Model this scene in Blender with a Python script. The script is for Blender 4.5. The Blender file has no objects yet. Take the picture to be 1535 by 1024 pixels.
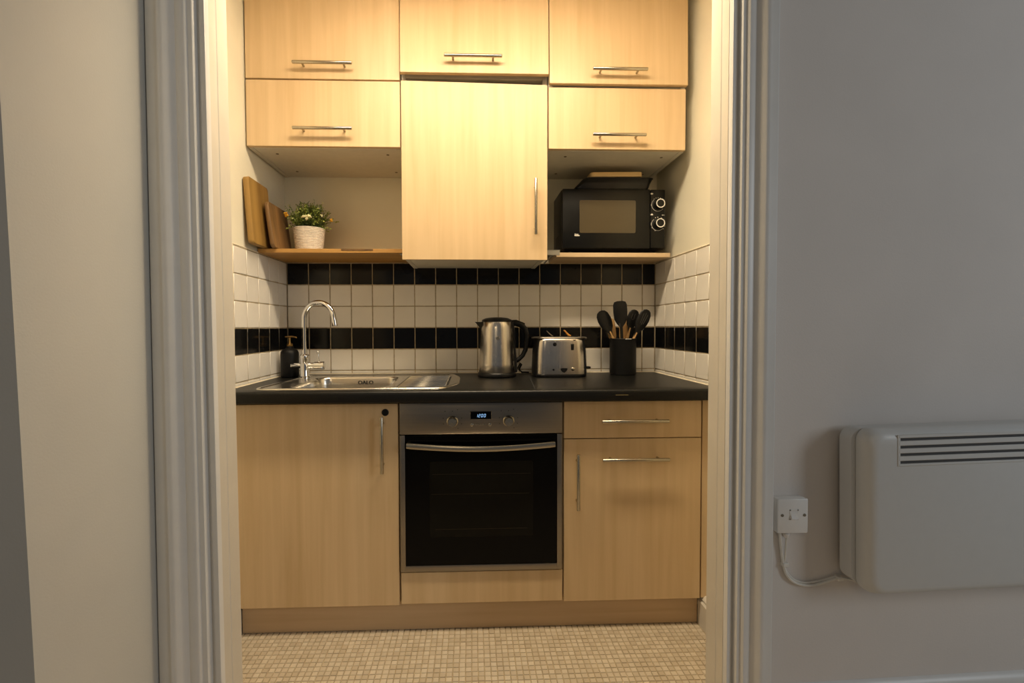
import bpy, bmesh, math, random
from mathutils import Vector, Matrix
random.seed(7)
SC = bpy.context.scene
COL = SC.collection
PI = math.pi

# ------------------------------------------------------------------ camera
cam = bpy.data.cameras.new('camera')
camo = bpy.data.objects.new('camera', cam); COL.objects.link(camo)
cam.sensor_fit = 'HORIZONTAL'; cam.sensor_width = 36.0
cam.lens = 702.85 / 1535 * 36.0
cam.shift_x = 36.03 / 1535; cam.shift_y = -3.04 / 1535
yaw, pit, rol = 0.03483, -0.026913, -0.003066
fw = Vector((math.sin(yaw)*math.cos(pit), math.cos(yaw)*math.cos(pit), math.sin(pit)))
rt = Vector((math.cos(yaw), -math.sin(yaw), 0)); up = rt.cross(fw)
r2 = math.cos(rol)*rt + math.sin(rol)*up; u2 = -math.sin(rol)*rt + math.cos(rol)*up
camo.matrix_world = Matrix(((r2.x, u2.x, -fw.x, 0.8707), (r2.y, u2.y, -fw.y, -2.2535), (r2.z, u2.z, -fw.z, 1.1130), (0, 0, 0, 1)))
cam.clip_start = 0.02
SC.camera = camo

# ------------------------------------------------------------------ light
W = bpy.data.worlds.new('world'); SC.world = W; W.use_nodes = True
W.node_tree.nodes['Background'].inputs[0].default_value = (0.92, 0.95, 1.0, 1)
W.node_tree.nodes['Background'].inputs[1].default_value = 0.09

def area(name, loc, target, size, size_y, color, power, shape='RECTANGLE'):
    l = bpy.data.lights.new(name, 'AREA'); l.shape = shape; l.size = size
    if shape in ('RECTANGLE', 'ELLIPSE'): l.size_y = size_y
    l.color = color; l.energy = power
    o = bpy.data.objects.new(name, l); COL.objects.link(o); o.location = loc
    o.rotation_euler = (Vector(target) - Vector(loc)).to_track_quat('-Z', 'Y').to_euler()
    return o
area('kitchen_ceiling_lamp', (0.90, -0.945, 2.40), (0.90, -0.94, 0), 1.10, 0.15, (1.0, 0.81, 0.56), 17.8, 'RECTANGLE')
sp = area('kitchen_down_fill', (0.90, -0.935, 2.395), (0.90, -0.93, 0), 1.10, 0.15, (1.0, 0.81, 0.56), 10.5, 'RECTANGLE'); sp.data.spread = math.radians(128)  # added narrower twin of the ceiling lamp, brightening floor and lower doors
area('hall_warm_fill', (0.35, -3.5, 2.2), (1.0, -0.6, 0.8), 0.6, 0.6, (1.0, 0.76, 0.46), 4.0, 'DISK')  # unseen warm fill behind the camera, added to lift the lower doors
area('window_daylight', (4.3, -3.3, 1.9), (1.9, -1.1, 1.1), 0.8, 1.4, (0.85, 0.93, 1.0), 23)
SC.view_settings.view_transform = 'Standard'
try: SC.view_settings.look = 'None'
except Exception: pass
SC.view_settings.exposure = 0.0; SC.view_settings.gamma = 1.0
SC.view_settings.use_curve_mapping = False

# ------------------------------------------------------------------ materials
def mat(name, col, rough=0.5, metal=0.0, **kw):
    m = bpy.data.materials.new(name); m.use_nodes = True
    nt = m.node_tree; b = nt.nodes['Principled BSDF']
    b.inputs['Base Color'].default_value = (*col, 1); b.inputs['Roughness'].default_value = rough
    b.inputs['Metallic'].default_value = metal
    for k, v in kw.items():
        b.inputs[k.replace('_', ' ')].default_value = v
    return m, nt, b
def noise_mix(nt, b, c1, c2, scale, detail=4, vec_scale=(1, 1, 1), lo=0.3, hi=0.7, bump=0.0, rnd=True, dist=0.0, bscale=None):
    N = nt.nodes; L = nt.links
    tc = N.new('ShaderNodeTexCoord'); mp = N.new('ShaderNodeMapping')
    mp.inputs['Scale'].default_value = vec_scale
    if rnd:
        oi = N.new('ShaderNodeObjectInfo'); mu = N.new('ShaderNodeMath'); mu.operation = 'MULTIPLY'; mu.inputs[1].default_value = 37.0
        cx = N.new('ShaderNodeCombineXYZ'); L.new(oi.outputs['Random'], mu.inputs[0])
        for i in range(3): L.new(mu.outputs[0], cx.inputs[i])
        L.new(cx.outputs[0], mp.inputs['Location'])
    L.new(tc.outputs['Object'], mp.inputs['Vector'])
    nz = N.new('ShaderNodeTexNoise'); nz.inputs['Scale'].default_value = scale; nz.inputs['Detail'].default_value = detail
    nz.inputs['Distortion'].default_value = dist
    L.new(mp.outputs[0], nz.inputs['Vector'])
    cr = N.new('ShaderNodeValToRGB'); cr.color_ramp.elements[0].position = lo; cr.color_ramp.elements[1].position = hi
    cr.color_ramp.elements[0].color = (*c1, 1); cr.color_ramp.elements[1].color = (*c2, 1)
    L.new(nz.outputs['Fac'], cr.inputs[0]); L.new(cr.outputs[0], b.inputs['Base Color'])
    if bump:
        bp = N.new('ShaderNodeBump'); bp.inputs['Strength'].default_value = bump; bp.inputs['Distance'].default_value = 0.002
        src = nz
        if bscale:
            src = N.new('ShaderNodeTexNoise'); src.inputs['Scale'].default_value = bscale; L.new(tc.outputs['Object'], src.inputs['Vector'])
        L.new(src.outputs['Fac'], bp.inputs['Height']); L.new(bp.outputs[0], b.inputs['Normal'])
    return cr
M = {}
def wood(name, c1, c2, rough=0.45, axis='z', sc=1.0, c3=None):
    m, nt, b = mat(name, c1, rough); s = {'z': (34, 34, 1.6), 'x': (1.6, 34, 34), 'y': (34, 1.6, 34)}[axis]
    s = tuple(q*sc for q in s)
    cr = noise_mix(nt, b, c1, c2, 1.0, 5, s, 0.25, 0.75, dist=0.4)
    # broad plank-like tone variation over the fine grain
    N = nt.nodes; L = nt.links
    tc = N.new('ShaderNodeTexCoord'); mp = N.new('ShaderNodeMapping'); mp.inputs['Scale'].default_value = tuple(q*0.22 for q in s)
    L.new(tc.outputs['Object'], mp.inputs[0]); nz = N.new('ShaderNodeTexNoise'); nz.inputs['Scale'].default_value = 1.0; nz.inputs['Detail'].default_value = 2
    L.new(mp.outputs[0], nz.inputs['Vector'])
    mx = N.new('ShaderNodeMixRGB'); mx.blend_type = 'MULTIPLY'; mx.inputs[0].default_value = 1.0
    c = N.new('ShaderNodeValToRGB'); c.color_ramp.elements[0].position = 0.3; c.color_ramp.elements[1].position = 0.7
    c.color_ramp.elements[0].color = (*(c3 or (0.94, 0.92, 0.88)), 1); c.color_ramp.elements[1].color = (1, 1, 1, 1)
    L.new(nz.outputs['Fac'], c.inputs[0]); L.new(cr.outputs[0], mx.inputs[1]); L.new(c.outputs[0], mx.inputs[2]); L.new(mx.outputs[0], b.inputs['Base Color'])
    M[name] = m
wood('maple', (0.61, 0.44, 0.24), (0.72, 0.54, 0.325), 0.42)
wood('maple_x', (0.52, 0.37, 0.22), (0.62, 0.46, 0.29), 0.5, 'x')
wood('maple_edge', (0.66, 0.48, 0.28), (0.74, 0.56, 0.35), 0.5, 'x')
wood('oak_shelf', (0.36, 0.18, 0.045), (0.56, 0.32, 0.09), 0.5, 'x', 0.8)
wood('board_light', (0.26, 0.14, 0.03), (0.46, 0.28, 0.075), 0.5, 'z', 0.6, (0.5, 0.42, 0.32))
wood('board_dark', (0.08, 0.040, 0.012), (0.34, 0.19, 0.065), 0.55, 'z', 0.9, (0.35, 0.29, 0.22))
wood('utensil_wood', (0.50, 0.28, 0.10), (0.66, 0.41, 0.17), 0.55, 'z', 1.5)
wood('bread_board', (0.66, 0.46, 0.20), (0.80, 0.60, 0.32), 0.5, 'x', 1.0)
def simple(name, col, rough=0.5, metal=0.0, var=0.06, scale=40, bump=0.0, bscale=None, **kw):
    m, nt, b = mat(name, col, rough, metal, **kw)
    noise_mix(nt, b, tuple(c*(1-var) for c in col), tuple(min(1, c*(1+var)) for c in col), scale, 3, bump=bump, bscale=bscale)
    M[name] = m; return m
simple('plaster', (0.82, 0.775, 0.62), 0.75, var=0.03, scale=6, bump=0.08, bscale=120)
simple('paint_wall', (0.70, 0.655, 0.61), 0.8, var=0.03, scale=4, bump=0.12, bscale=220)
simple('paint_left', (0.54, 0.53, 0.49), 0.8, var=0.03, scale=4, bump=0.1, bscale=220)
simple('gloss_trim', (0.74, 0.73, 0.70), 0.35, var=0.02, scale=20)
simple('gloss_lining', (0.64, 0.60, 0.52), 0.4, var=0.03, scale=12)
simple('ceiling_white', (0.8, 0.78, 0.73), 0.85, var=0.02)
simple('white_tile', (0.85, 0.81, 0.73), 0.16, var=0.025, scale=9)
simple('black_tile', (0.006, 0.006, 0.006), 0.14, var=0.2, scale=9, Specular_IOR_Level=0.25)
simple('grout', (0.40, 0.32, 0.20), 0.9, var=0.25, scale=60)
simple('caulk', (0.74, 0.66, 0.50), 0.6, var=0.12, scale=50)
simple('worktop_black', (0.006, 0.006, 0.0055), 0.36, var=0.5, scale=400, bump=0.12, bscale=500, Specular_IOR_Level=0.3)
simple('melamine', (0.66, 0.62, 0.52), 0.5, var=0.03)
simple('screw_cap', (0.16, 0.12, 0.07), 0.5)
simple('dark_gap', (0.02, 0.014, 0.008), 0.8)
simple('nickel', (0.45, 0.41, 0.33), 0.27, 1.0, var=0.05, scale=200)
simple('chrome', (0.80, 0.80, 0.80), 0.06, 1.0, var=0.01)
simple('black_plastic', (0.006, 0.006, 0.006), 0.36, var=0.1, Specular_IOR_Level=0.3)
simple('black_matte', (0.008, 0.008, 0.008), 0.5, var=0.1, Specular_IOR_Level=0.25)
simple('black_enamel', (0.006, 0.006, 0.006), 0.25, var=0.1, Specular_IOR_Level=0.3)
simple('microwave_black', (0.007, 0.007, 0.006), 0.3, var=0.1, Specular_IOR_Level=0.3)
simple('oven_glass', (0.002, 0.002, 0.002), 0.07, var=0.1, Specular_IOR_Level=0.12)
simple('oven_window', (0.006, 0.0055, 0.004), 0.1, var=0.1, Specular_IOR_Level=0.12)
simple('oven_rack', (0.06, 0.05, 0.035), 0.4, 1.0, var=0.1)
simple('mw_window', (0.075, 0.058, 0.030), 0.22, var=0.06, scale=900)
simple('white_print', (0.80, 0.77, 0.70), 0.5)
simple('brass', (0.42, 0.26, 0.09), 0.3, 1.0)
simple('heater_white', (0.62, 0.62, 0.60), 0.4, var=0.01)
simple('switch_white', (0.78, 0.76, 0.72), 0.35, var=0.01)
simple('cable_white', (0.74, 0.71, 0.64), 0.45)
simple('vent_dark', (0.05, 0.05, 0.05), 0.7)
simple('pot_cream', (0.76, 0.70, 0.60), 0.7, var=0.08, scale=60)
simple('soil', (0.03, 0.02, 0.01), 0.9, var=0.4)
simple('carpet', (0.5, 0.42, 0.32), 0.95, var=0.2, scale=300)
simple('orange_crust', (0.55, 0.24, 0.03), 0.5, var=0.15)
simple('clear_plastic', (0.30, 0.28, 0.23), 0.3, var=0.02)
simple('duct_grey', (0.25, 0.22, 0.17), 0.4, 0.6)
simple('yellow_flower', (0.70, 0.36, 0.02), 0.6, var=0.2)
simple('pale_flower', (0.70, 0.66, 0.38), 0.6, var=0.15)
simple('chip_tan', (0.22, 0.17, 0.07), 0.7)
simple('slot_grey', (0.05, 0.045, 0.035), 0.5)
simple('rubber', (0.01, 0.01, 0.01), 0.7)
# brushed stainless steel: fine stretched noise in roughness
def steel(name, col, rough, vs):
    m, nt, b = mat(name, col, rough, 1.0)
    noise_mix(nt, b, tuple(c*0.93 for c in col), col, 1.0, 4, vs)
    N = nt.nodes; L = nt.links
    tc = N.new('ShaderNodeTexCoord'); mp = N.new('ShaderNodeMapping'); mp.inputs['Scale'].default_value = vs
    nz = N.new('ShaderNodeTexNoise'); nz.inputs['Scale'].default_value = 1.0
    L.new(tc.outputs['Object'], mp.inputs[0]); L.new(mp.outputs[0], nz.inputs['Vector'])
    mr = N.new('ShaderNodeMapRange'); mr.inputs['To Min'].default_value = rough*0.75; mr.inputs['To Max'].default_value = rough*1.3
    L.new(nz.outputs['Fac'], mr.inputs['Value']); L.new(mr.outputs[0], b.inputs['Roughness'])
    M[name] = m
steel('steel_h', (0.30, 0.27, 0.23), 0.34, (3, 300, 300))
steel('steel_v', (0.66, 0.62, 0.56), 0.24, (300, 300, 3))
steel('steel_sink', (0.66, 0.63, 0.57), 0.22, (4, 200, 200))
m, nt, b = mat('display_blue', (0.0, 0.0, 0.0), 0.4); b.inputs['Emission Color'].default_value = (0.35, 0.62, 1.0, 1); b.inputs['Emission Strength'].default_value = 1.3; M['display_blue'] = m
def leafmat():
    m, nt, b = mat('leaf_green', (0.06, 0.11, 0.02), 0.55)
    N = nt.nodes; L = nt.links
    at = N.new('ShaderNodeAttribute'); at.attribute_name = 'tone'
    cr = N.new('ShaderNodeValToRGB'); e = cr.color_ramp.elements
    e[0].position = 0; e[0].color = (0.03, 0.055, 0.008, 1); e[1].position = 0.6; e[1].color = (0.21, 0.27, 0.035, 1)
    k = e.new(0.8); k.color = (0.42, 0.43, 0.09, 1); k = e.new(1.0); k.color = (0.62, 0.60, 0.28, 1)
    L.new(at.outputs['Fac'], cr.inputs[0]); L.new(cr.outputs[0], b.inputs['Base Color'])
    M['leaf_green'] = m
leafmat()
def mosaicmat():
    m, nt, b = mat('mosaic_stone', (0.5, 0.42, 0.3), 0.5)
    N = nt.nodes; L = nt.links
    at = N.new('ShaderNodeAttribute'); at.attribute_name = 'tone'
    cr = N.new('ShaderNodeValToRGB'); e = cr.color_ramp.elements
    e[0].color = (0.48, 0.40, 0.29, 1); e[1].color = (0.60, 0.52, 0.40, 1)
    L.new(at.outputs['Fac'], cr.inputs[0]); L.new(cr.outputs[0], b.inputs['Base Color'])
    M['mosaic_stone'] = m
mosaicmat()

# ------------------------------------------------------------------ mesh builder
class MB:
    def __init__(s): s.v = []; s.f = []; s.tone = None
    def add(s, vs, fs):
        n = len(s.v); s.v += [tuple(p) for p in vs]; s.f += [tuple(i+n for i in f) for f in fs]; return s
    def box(s, x0, x1, y0, y1, z0, z1, b=0.0):
        if b <= 0:
            vs = [(x, y, z) for z in (z0, z1) for y in (y0, y1) for x in (x0, x1)]
            return s.add(vs, [(0, 2, 3, 1), (4, 5, 7, 6), (0, 1, 5, 4), (2, 6, 7, 3), (0, 4, 6, 2), (1, 3, 7, 5)])
        b = min(b, (x1-x0)*.49, (y1-y0)*.49, (z1-z0)*.49)
        bm = bmesh.new(); bmesh.ops.create_cube(bm, size=1.0)
        for v in bm.verts:
            v.co = Vector(((x0+x1)/2 + v.co.x*(x1-x0), (y0+y1)/2 + v.co.y*(y1-y0), (z0+z1)/2 + v.co.z*(z1-z0)))
        bmesh.ops.bevel(bm, geom=bm.edges[:], offset=b, segments=2 if b > 0.002 else 1, profile=0.5, affect='EDGES')
        return s.bm(bm)
    def bm(s, bm, mx=None):
        bm.verts.index_update()
        vs = [(mx @ v.co if mx else v.co)[:] for v in bm.verts]
        fs = [tuple(v.index for v in f.verts) for f in bm.faces]
        bm.free(); return s.add(vs, fs)
    def loft(s, rings, cap0=True, cap1=True, close=True):
        n = len(rings[0]); vs = [p for r in rings for p in r]; fs = []
        for i in range(len(rings)-1):
            for j in range(n if close else n-1):
                a, c = i*n+j, i*n+(j+1) % n
                fs.append((a, c, c+n, a+n))
        if cap0: fs.append(tuple(range(n-1, -1, -1)))
        if cap1: fs.append(tuple((len(rings)-1)*n+j for j in range(n)))
        return s.add(vs, fs)
    def tube(s, path, r, n=10, cap=True):
        path = [Vector(p) for p in path]; rings = []
        rr = r if isinstance(r, (list, tuple)) else [r]*len(path)
        t0 = (path[1]-path[0]).normalized(); a = t0.orthogonal().normalized()
        for i, p in enumerate(path):
            if i == 0: t = t0
            elif i == len(path)-1: t = (path[i]-path[i-1]).normalized()
            else: t = ((path[i]-path[i-1]).normalized() + (path[i+1]-path[i]).normalized()).normalized()
            a = (a - t*a.dot(t)).normalized(); bb = t.cross(a)
            rings.append([(p + rr[i]*(math.cos(2*PI*k/n)*a + math.sin(2*PI*k/n)*bb))[:] for k in range(n)])
        return s.loft(rings, cap, cap)
    def lathe(s, prof, c, n=32, axis='z', cap0=True, cap1=True):
        rings = []
        for r, h in prof:
            ring = []
            for k in range(n):
                a = 2*PI*k/n; u, v = r*math.cos(a), r*math.sin(a)
                ring.append({'z': (c[0]+u, c[1]+v, c[2]+h), 'y': (c[0]+u, c[1]-h, c[2]+v), 'x': (c[0]+h, c[1]+u, c[2]+v)}[axis])
            rings.append(ring)
        return s.loft(rings, cap0, cap1)
    def prism(s, poly, axis, a, b):
        def P(u, v, w): return {'z': (u, v, w), 'y': (u, w, v), 'x': (w, u, v)}[axis]
        return s.loft([[P(u, v, a) for u, v in poly], [P(u, v, b) for u, v in poly]])
    def ellipsoid(s, c, r, nu=12, nv=8, mx=None):
        bm = bmesh.new(); bmesh.ops.create_uvsphere(bm, u_segments=nu, v_segments=nv, radius=1)
        mm = Matrix.Translation(c) @ (mx or Matrix()) @ Matrix.Diagonal((*r, 1))
        return s.bm(bm, mm)
    def xform(s, mx, start=0):
        s.v[start:] = [(mx @ Vector(p))[:] for p in s.v[start:]]; return s
    def mesh(s, name, origin=(0, 0, 0), smooth=True):
        me = bpy.data.meshes.new(name)
        me.from_pydata([(p[0]-origin[0], p[1]-origin[1], p[2]-origin[2]) for p in s.v], [], s.f)
        bm = bmesh.new(); bm.from_mesh(me); bmesh.ops.recalc_face_normals(bm, faces=bm.faces[:]); bm.to_mesh(me); bm.free()
        if smooth:
            me.polygons.foreach_set('use_smooth', [True]*len(me.polygons)); me.set_sharp_from_angle(angle=math.radians(38))
        me.update(); return me
def rrect(w, h, r, n=6, cx=0, cy=0):
    pts = []
    for k, (sx, sy) in enumerate(((1, 1), (-1, 1), (-1, -1), (1, -1))):
        for i in range(n+1):
            a = PI/2*k + PI/2*i/n
            pts.append((cx + sx*(w/2-r) + r*math.cos(a), cy + sy*(h/2-r) + r*math.sin(a)))
    return pts
def wpos(o):
    p = Vector(o.location)
    return p
def obj(name, mb, m, parent=None, origin=None, smooth=True):
    """one mesh object; builder coordinates are world coordinates"""
    if parent is not None:
        base = Vector(parent.get('_b', (0, 0, 0))); org = base
    else: org = Vector(origin or (0, 0, 0))
    me = mb.mesh(name, org, smooth) if isinstance(mb, MB) else mb
    if m: me.materials.append(M[m])
    o = bpy.data.objects.new(name, me); COL.objects.link(o)
    o['_b'] = tuple(org)
    if parent is not None: o.parent = parent
    else: o.location = org
    return o
def thing(name, label, cat, loc, group=None):
    o = bpy.data.objects.new(name, None); COL.objects.link(o); o.location = loc; o.empty_display_size = 0.05
    o['label'] = label; o['category'] = cat; o['_b'] = tuple(loc)
    if group: o['group'] = group
    return o
def tag(o, label, cat, group=None):
    o['label'] = label; o['category'] = cat
    if group: o['group'] = group
    return o
def struct(name, mb, m, label, origin=(0, 0, 0)):
    o = obj(name, mb, m, None, origin); o['kind'] = 'structure'; o['label'] = label; return o
def inst(name, me, parent, loc, rot=None):
    """child sharing mesh data; loc in world coordinates"""
    o = bpy.data.objects.new(name, me); COL.objects.link(o); o.parent = parent
    o.location = Vector(loc) - Vector(parent['_b'])
    if rot: o.rotation_euler = rot
    return o

# ------------------------------------------------------------------ key dimensions
WX = 1.7628                    # kitchen alcove width
ZC = 0.8905                    # worktop top
CEIL = 2.62
JN, JF = -1.10, -1.00          # near / far face of the doorway wall
OL, OR = 0.241, 1.5165         # doorway opening left / right
ROW = [1.4169, 1.3148, 1.2128, 1.1107, 1.0086, 0.9066, ZC+0.001]

# ------------------------------------------------------------------ room shell
wb = struct('wall_back', MB().box(-0.1, WX+0.1, 0.008, 0.10, 0, CEIL), 'plaster', 'cream painted back wall of the kitchen alcove above the tiled splashback')
wl = struct('wall_left', MB().box(-0.1, -0.008, JF, 0.008, 0, CEIL), 'plaster', 'cream painted left side wall of the kitchen alcove')
wr = struct('wall_right', MB().box(WX+0.008, WX+0.11, JF, 0.008, 0, CEIL), 'plaster', 'cream painted right side wall of the kitchen alcove')
struct('ceiling', MB().box(-0.1, WX+0.1, JF, 0.1, CEIL, CEIL+0.08), 'ceiling_white', 'white ceiling over the kitchen alcove')
fl = struct('floor', MB().box(-0.1, WX+0.1, JN, 0.1, -0.05, -0.003), 'grout', 'beige mosaic tiled kitchen floor')
struct('floor_hall', MB().box(-1.6, 4.6, -4.2, JN, -0.05, -0.004), 'carpet', 'grey brown carpet in the room in front of the kitchen')
# doorway wall: left return, head, right part
struct('wall_front_left', MB().box(-0.1, OL-0.012, JN, JF, 0, CEIL+0.08), 'paint_wall', 'painted wall left of the kitchen doorway')
struct('wall_front_top', MB().box(OL-0.012, OR+0.012, JN, JF, 2.30, CEIL+0.08), 'paint_wall', 'painted wall above the kitchen doorway')
t25 = math.tan(math.radians(2.0))
def ry(x): return JN + (x-1.63)*t25 if x > 1.63 else JN
struct('wall_front_right', MB().loft([[(OR+0.012, JN, z), (1.63, JN, z), (4.6, ry(4.6), z), (4.6, ry(4.6)+0.1, z), (1.9, JF, z), (OR+0.012, JF, z)] for z in (0, CEIL+0.08)]), 'paint_wall', 'grey lit painted wall right of the kitchen doorway behind the heater')
# short side wall at the left, its near edge leaning slightly
def hx(z): return -1.431 - 0.030*z
struct('wall_hall_left', MB().loft([[(0.127, JN+0.0, z), (0.127, hx(z), z), (-1.6, hx(z)-0.02, z), (-1.6, JN, z)] for z in (0, 0.9, 1.8, CEIL+0.08)]), 'paint_left', 'beige side wall left of the doorway casing ending at an outside corner')
# door linings with a shallow rebate step
def lining(name, x, s, label):
    prof = [(x+s*0.009, JN), (x+s*0.0055, -1.062), (x+s*0.0071, -1.060), (x+s*0.0016, JF-0.004), (x+s*0.001, JF), (x-s*0.016, JF), (x-s*0.016, JN)]
    ln = lambda z: 0.0070*(1.9 - z) if s > 0 else 0.0                # the left frame is slightly out of plumb
    return struct(name, MB().loft([[(u + ln(z), v, z) for u, v in prof] for z in (0, 2.30)]), 'gloss_lining', label)
lining('trim_1', OL, 1, 'cream gloss lining of the doorway on the left jamb')
lining('trim_2', OR, -1, 'cream gloss lining of the doorway on the right jamb')
struct('trim_3', MB().box(OL, OR, JN, JF, 2.285, 2.30), 'gloss_lining', 'cream lining under the head of the doorway')
# moulded casings (profile: distance from the opening, projection)
CP = [(0, 0), (0, .014), (.0012, .0165), (.010, .0165), (.0125, .015), (.015, .009), (.0185, .009), (.020, .024), (.022, .0265), (.031, .0265), (.0325, .030), (.036, .033),
      (.050, .033), (.054, .031), (.058, .033), (.064, .040), (.070, .046), (.074, .048), (.081, .048), (.0825, .042), (.085, .042), (.1055, .042), (.108, .040), (.1095, 0)]
struct('trim_4', MB().loft([[(OL + 0.009 - d*1.115 + 0.0070*(1.9 - z)*(1-d/0.1095), JN - p, z) for d, p in CP] for z in (0, 2.40)]), 'gloss_trim', 'moulded painted casing up the left side of the kitchen doorway')
struct('trim_5', MB().prism([(OR - 0.008 + d*0.93, JN - p) for d, p in CP], 'z', 0, 2.40), 'gloss_trim', 'moulded painted casing up the right side of the kitchen doorway')
# skirtings
SK = [(0, 0), (0.020, 0), (0.020, 0.150), (0.016, 0.158), (0.018, 0.166), (0.012, 0.182), (0.006, 0.190), (0, 0.193)]
rs = []
for x in (1.612, 4.55):
    rs.append([(x, ry(x) - p, z) for p, z in SK])
struct('baseboard_right', MB().loft(rs), 'gloss_trim', 'painted skirting board with moulded top below the wall heater')
KS = [(0, 0), (0.040, 0), (0.040, 0.088), (0.033, 0.094), (0.036, 0.100), (0.030, 0.112), (0.016, 0.120), (0.012, 0.130), (0, 0.133)]
struct('baseboard_kitchen_right', MB().loft([[(WX+0.008 - p*1.4, y, z) for p, z in KS] for y in (-0.548, JF)]), 'gloss_lining', 'cream moulded skirting on the kitchen right wall beside the plinth')
struct('baseboard_kitchen_left', MB().loft([[(-0.008 + p, y, z) for p, z in KS] for y in (-0.548, JF)]), 'gloss_lining', 'cream moulded skirting on the kitchen left wall beside the plinth')
# kitchen floor mosaic
mb = MB(); tones = []
p = 0.0206
for j in range(29):
    y = -0.50 - (j+1)*p
    if y < JN: break
    for i in range(86):
        x = 0.002 + i*p
        if x + p > WX+0.003: break
        g = 0.0011; h = random.uniform(-0.0006, 0.0004); c = 0.001
        x0, x1, y0, y1 = x+g, x+p-g, y+g, y+p-g
        dx = random.uniform(-.0005, .0005); dy = random.uniform(-.0005, .0005)
        vs = [(x0, y0, -0.003), (x1, y0, -0.003), (x1, y1, -0.003), (x0, y1, -0.003), (x0+c+dx, y0+c+dy, h), (x1-c+dx, y0+c+dy, h), (x1-c+dx, y1-c+dy, h), (x0+c+dx, y1-c+dy, h)]
        mb.add(vs, [(4, 5, 6, 7), (0, 1, 5, 4), (1, 2, 6, 5), (2, 3, 7, 6), (3, 0, 4, 7)])
        tones += [random.random()]*8
o = obj('mosaic_tiles', mb, 'mosaic_stone', fl, smooth=False); o['kind'] = 'stuff'
a = o.data.attributes.new('tone', 'FLOAT', 'POINT'); a.data.foreach_set('value', tones)

# ------------------------------------------------------------------ wall tiles
G = 0.0040
tile_cache = {}
def tile(parent, axis, u0, u1, z0, z1, black):
    w, h = round(u1-u0-G, 4), round(z1-z0-G, 4)
    if w < 0.004: return
    key = (axis, w, h, black)
    if key not in tile_cache:
        b = MB(); d = 0.0038
        if axis == 'y': b.box(-w/2, w/2, -d, d, -h/2, h/2, 0.0016)
        else: b.box(-d, d, -w/2, w/2, -h/2, h/2, 0.0016)
        me = b.mesh('tile'); me.materials.append(M['black_tile' if black else 'white_tile']); tile_cache[key] = me
    uc, zc = (u0+u1)/2, (z0+z1)/2
    j = lambda: random.uniform(-0.004, 0.004)
    loc = {'y': (uc, 0.0045, zc), 'xl': (-0.0045, uc, zc), 'xr': (WX+0.0045, uc, zc)}[axis]
    inst('tile', tile_cache[key], parent, loc, (j(), j()*0.3, j()) if axis == 'y' else (j()*0.3, j(), j()))
cols = [0.0] + [0.0998+0.1*i for i in range(17)] + [WX]
for r in range(6):
    for a_, b_ in zip(cols[:-1], cols[1:]): tile(wb, 'y', a_, b_, ROW[r+1], ROW[r], r in (0, 3))
    cl = [-0.4961, -0.3961, -0.2961, -0.1961, -0.0961, 0.0]
    for a_, b_ in zip(cl[:-1], cl[1:]): tile(wl, 'xl', a_, b_, ROW[r+1], ROW[r], r == 3)
    crr = [-0.5166, -0.4166, -0.3166, -0.2166, -0.1166, 0.0]
    for a_, b_ in zip(crr[:-1], crr[1:]): tile(wr, 'xr', a_, b_, ROW[r+1], ROW[r], r == 3)
obj('grout', MB().box(0, WX, 0.0025, 0.008, ZC-0.02, 1.4185), 'grout', wb)
obj('grout', MB().box(-0.008, -0.0025, -0.498, 0.004, ZC-0.02, 1.4185), 'grout', wl)
obj('grout', MB().box(WX+0.0025, WX+0.008, -0.5185, 0.004, ZC-0.02, 1.4185), 'grout', wr)
o = obj('tile_edge', MB().box(-0.008, 0.0005, -0.506, -0.4975, ZC-0.005, 1.424, 0.002).box(-0.008, -0.001, -0.506, 0.0, 1.4185, 1.424, 0.002), 'caulk', wl); o['label'] = 'cream edging strip round the tiles'
o = obj('tile_edge', MB().box(WX-0.0005, WX+0.008, -0.529, -0.518, ZC-0.005, 1.424, 0.002).box(WX+0.001, WX+0.008, -0.529, 0.0, 1.4185, 1.424, 0.002), 'caulk', wr); o['label'] = 'cream edging strip round the tiles'
obj('sealant', MB().prism([(-0.003, ZC), (-0.002, ZC+0.002), (0.003, ZC+0.0035), (0.003, ZC)], 'x', 0.0, WX), 'caulk', wb)
obj('sealant', MB().prism([(-0.003, ZC), (-0.003, ZC+0.0045), (0.004, ZC)], 'y', -0.50, 0.0), 'caulk', wl)
obj('sealant', MB().prism([(WX+0.003, ZC), (WX+0.003, ZC+0.0045), (WX-0.004, ZC)], 'y', -0.52, 0.0), 'caulk', wr)

# ------------------------------------------------------------------ cabinets
def bar_handle(parent, x0, x1, z0, z1, yd, off=0.030, r=0.0062):
    """bar handle in front of a door whose face is at yd"""
    y = yd - off
    vert = abs(x1-x0) < abs(z1-z0)
    b = MB()
    if vert:
        b.tube([(x0, y, z0), (x0, y, z0+0.0015), (x0, y, z1-0.0015), (x0, y, z1)], [r*0.85, r, r, r*0.85], 14)
        for z in (z0+0.028, z1-0.028): b.tube([(x0, yd+0.001, z), (x0, y, z)], 0.0042, 10)
    else:
        b.tube([(x0, y, z0), (x0+0.0015, y, z0), (x1-0.0015, y, z0), (x1, y, z0)], [r*0.85, r, r, r*0.85], 14)
        for x in (x0+0.034, x1-0.034): b.tube([(x, yd+0.001, z0), (x, y, z0)], 0.0042, 10)
    o = obj('handle', b, 'nickel', parent); o['label'] = 'brushed metal bar handle'; return o
def carcass(x0, x1, z0, z1, yb, yf, back=True):
    t = 0.018; b = MB()
    b.box(x0, x0+t, yf, yb, z0, z1, 0.0008); b.box(x1-t, x1, yf, yb, z0, z1, 0.0008)
    b.box(x0+t, x1-t, yf, yb, z1-t, z1, 0.0008)
    if back: b.box(x0+t, x1-t, yb-0.006, yb, z0+t, z1-t)
    return b
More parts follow.
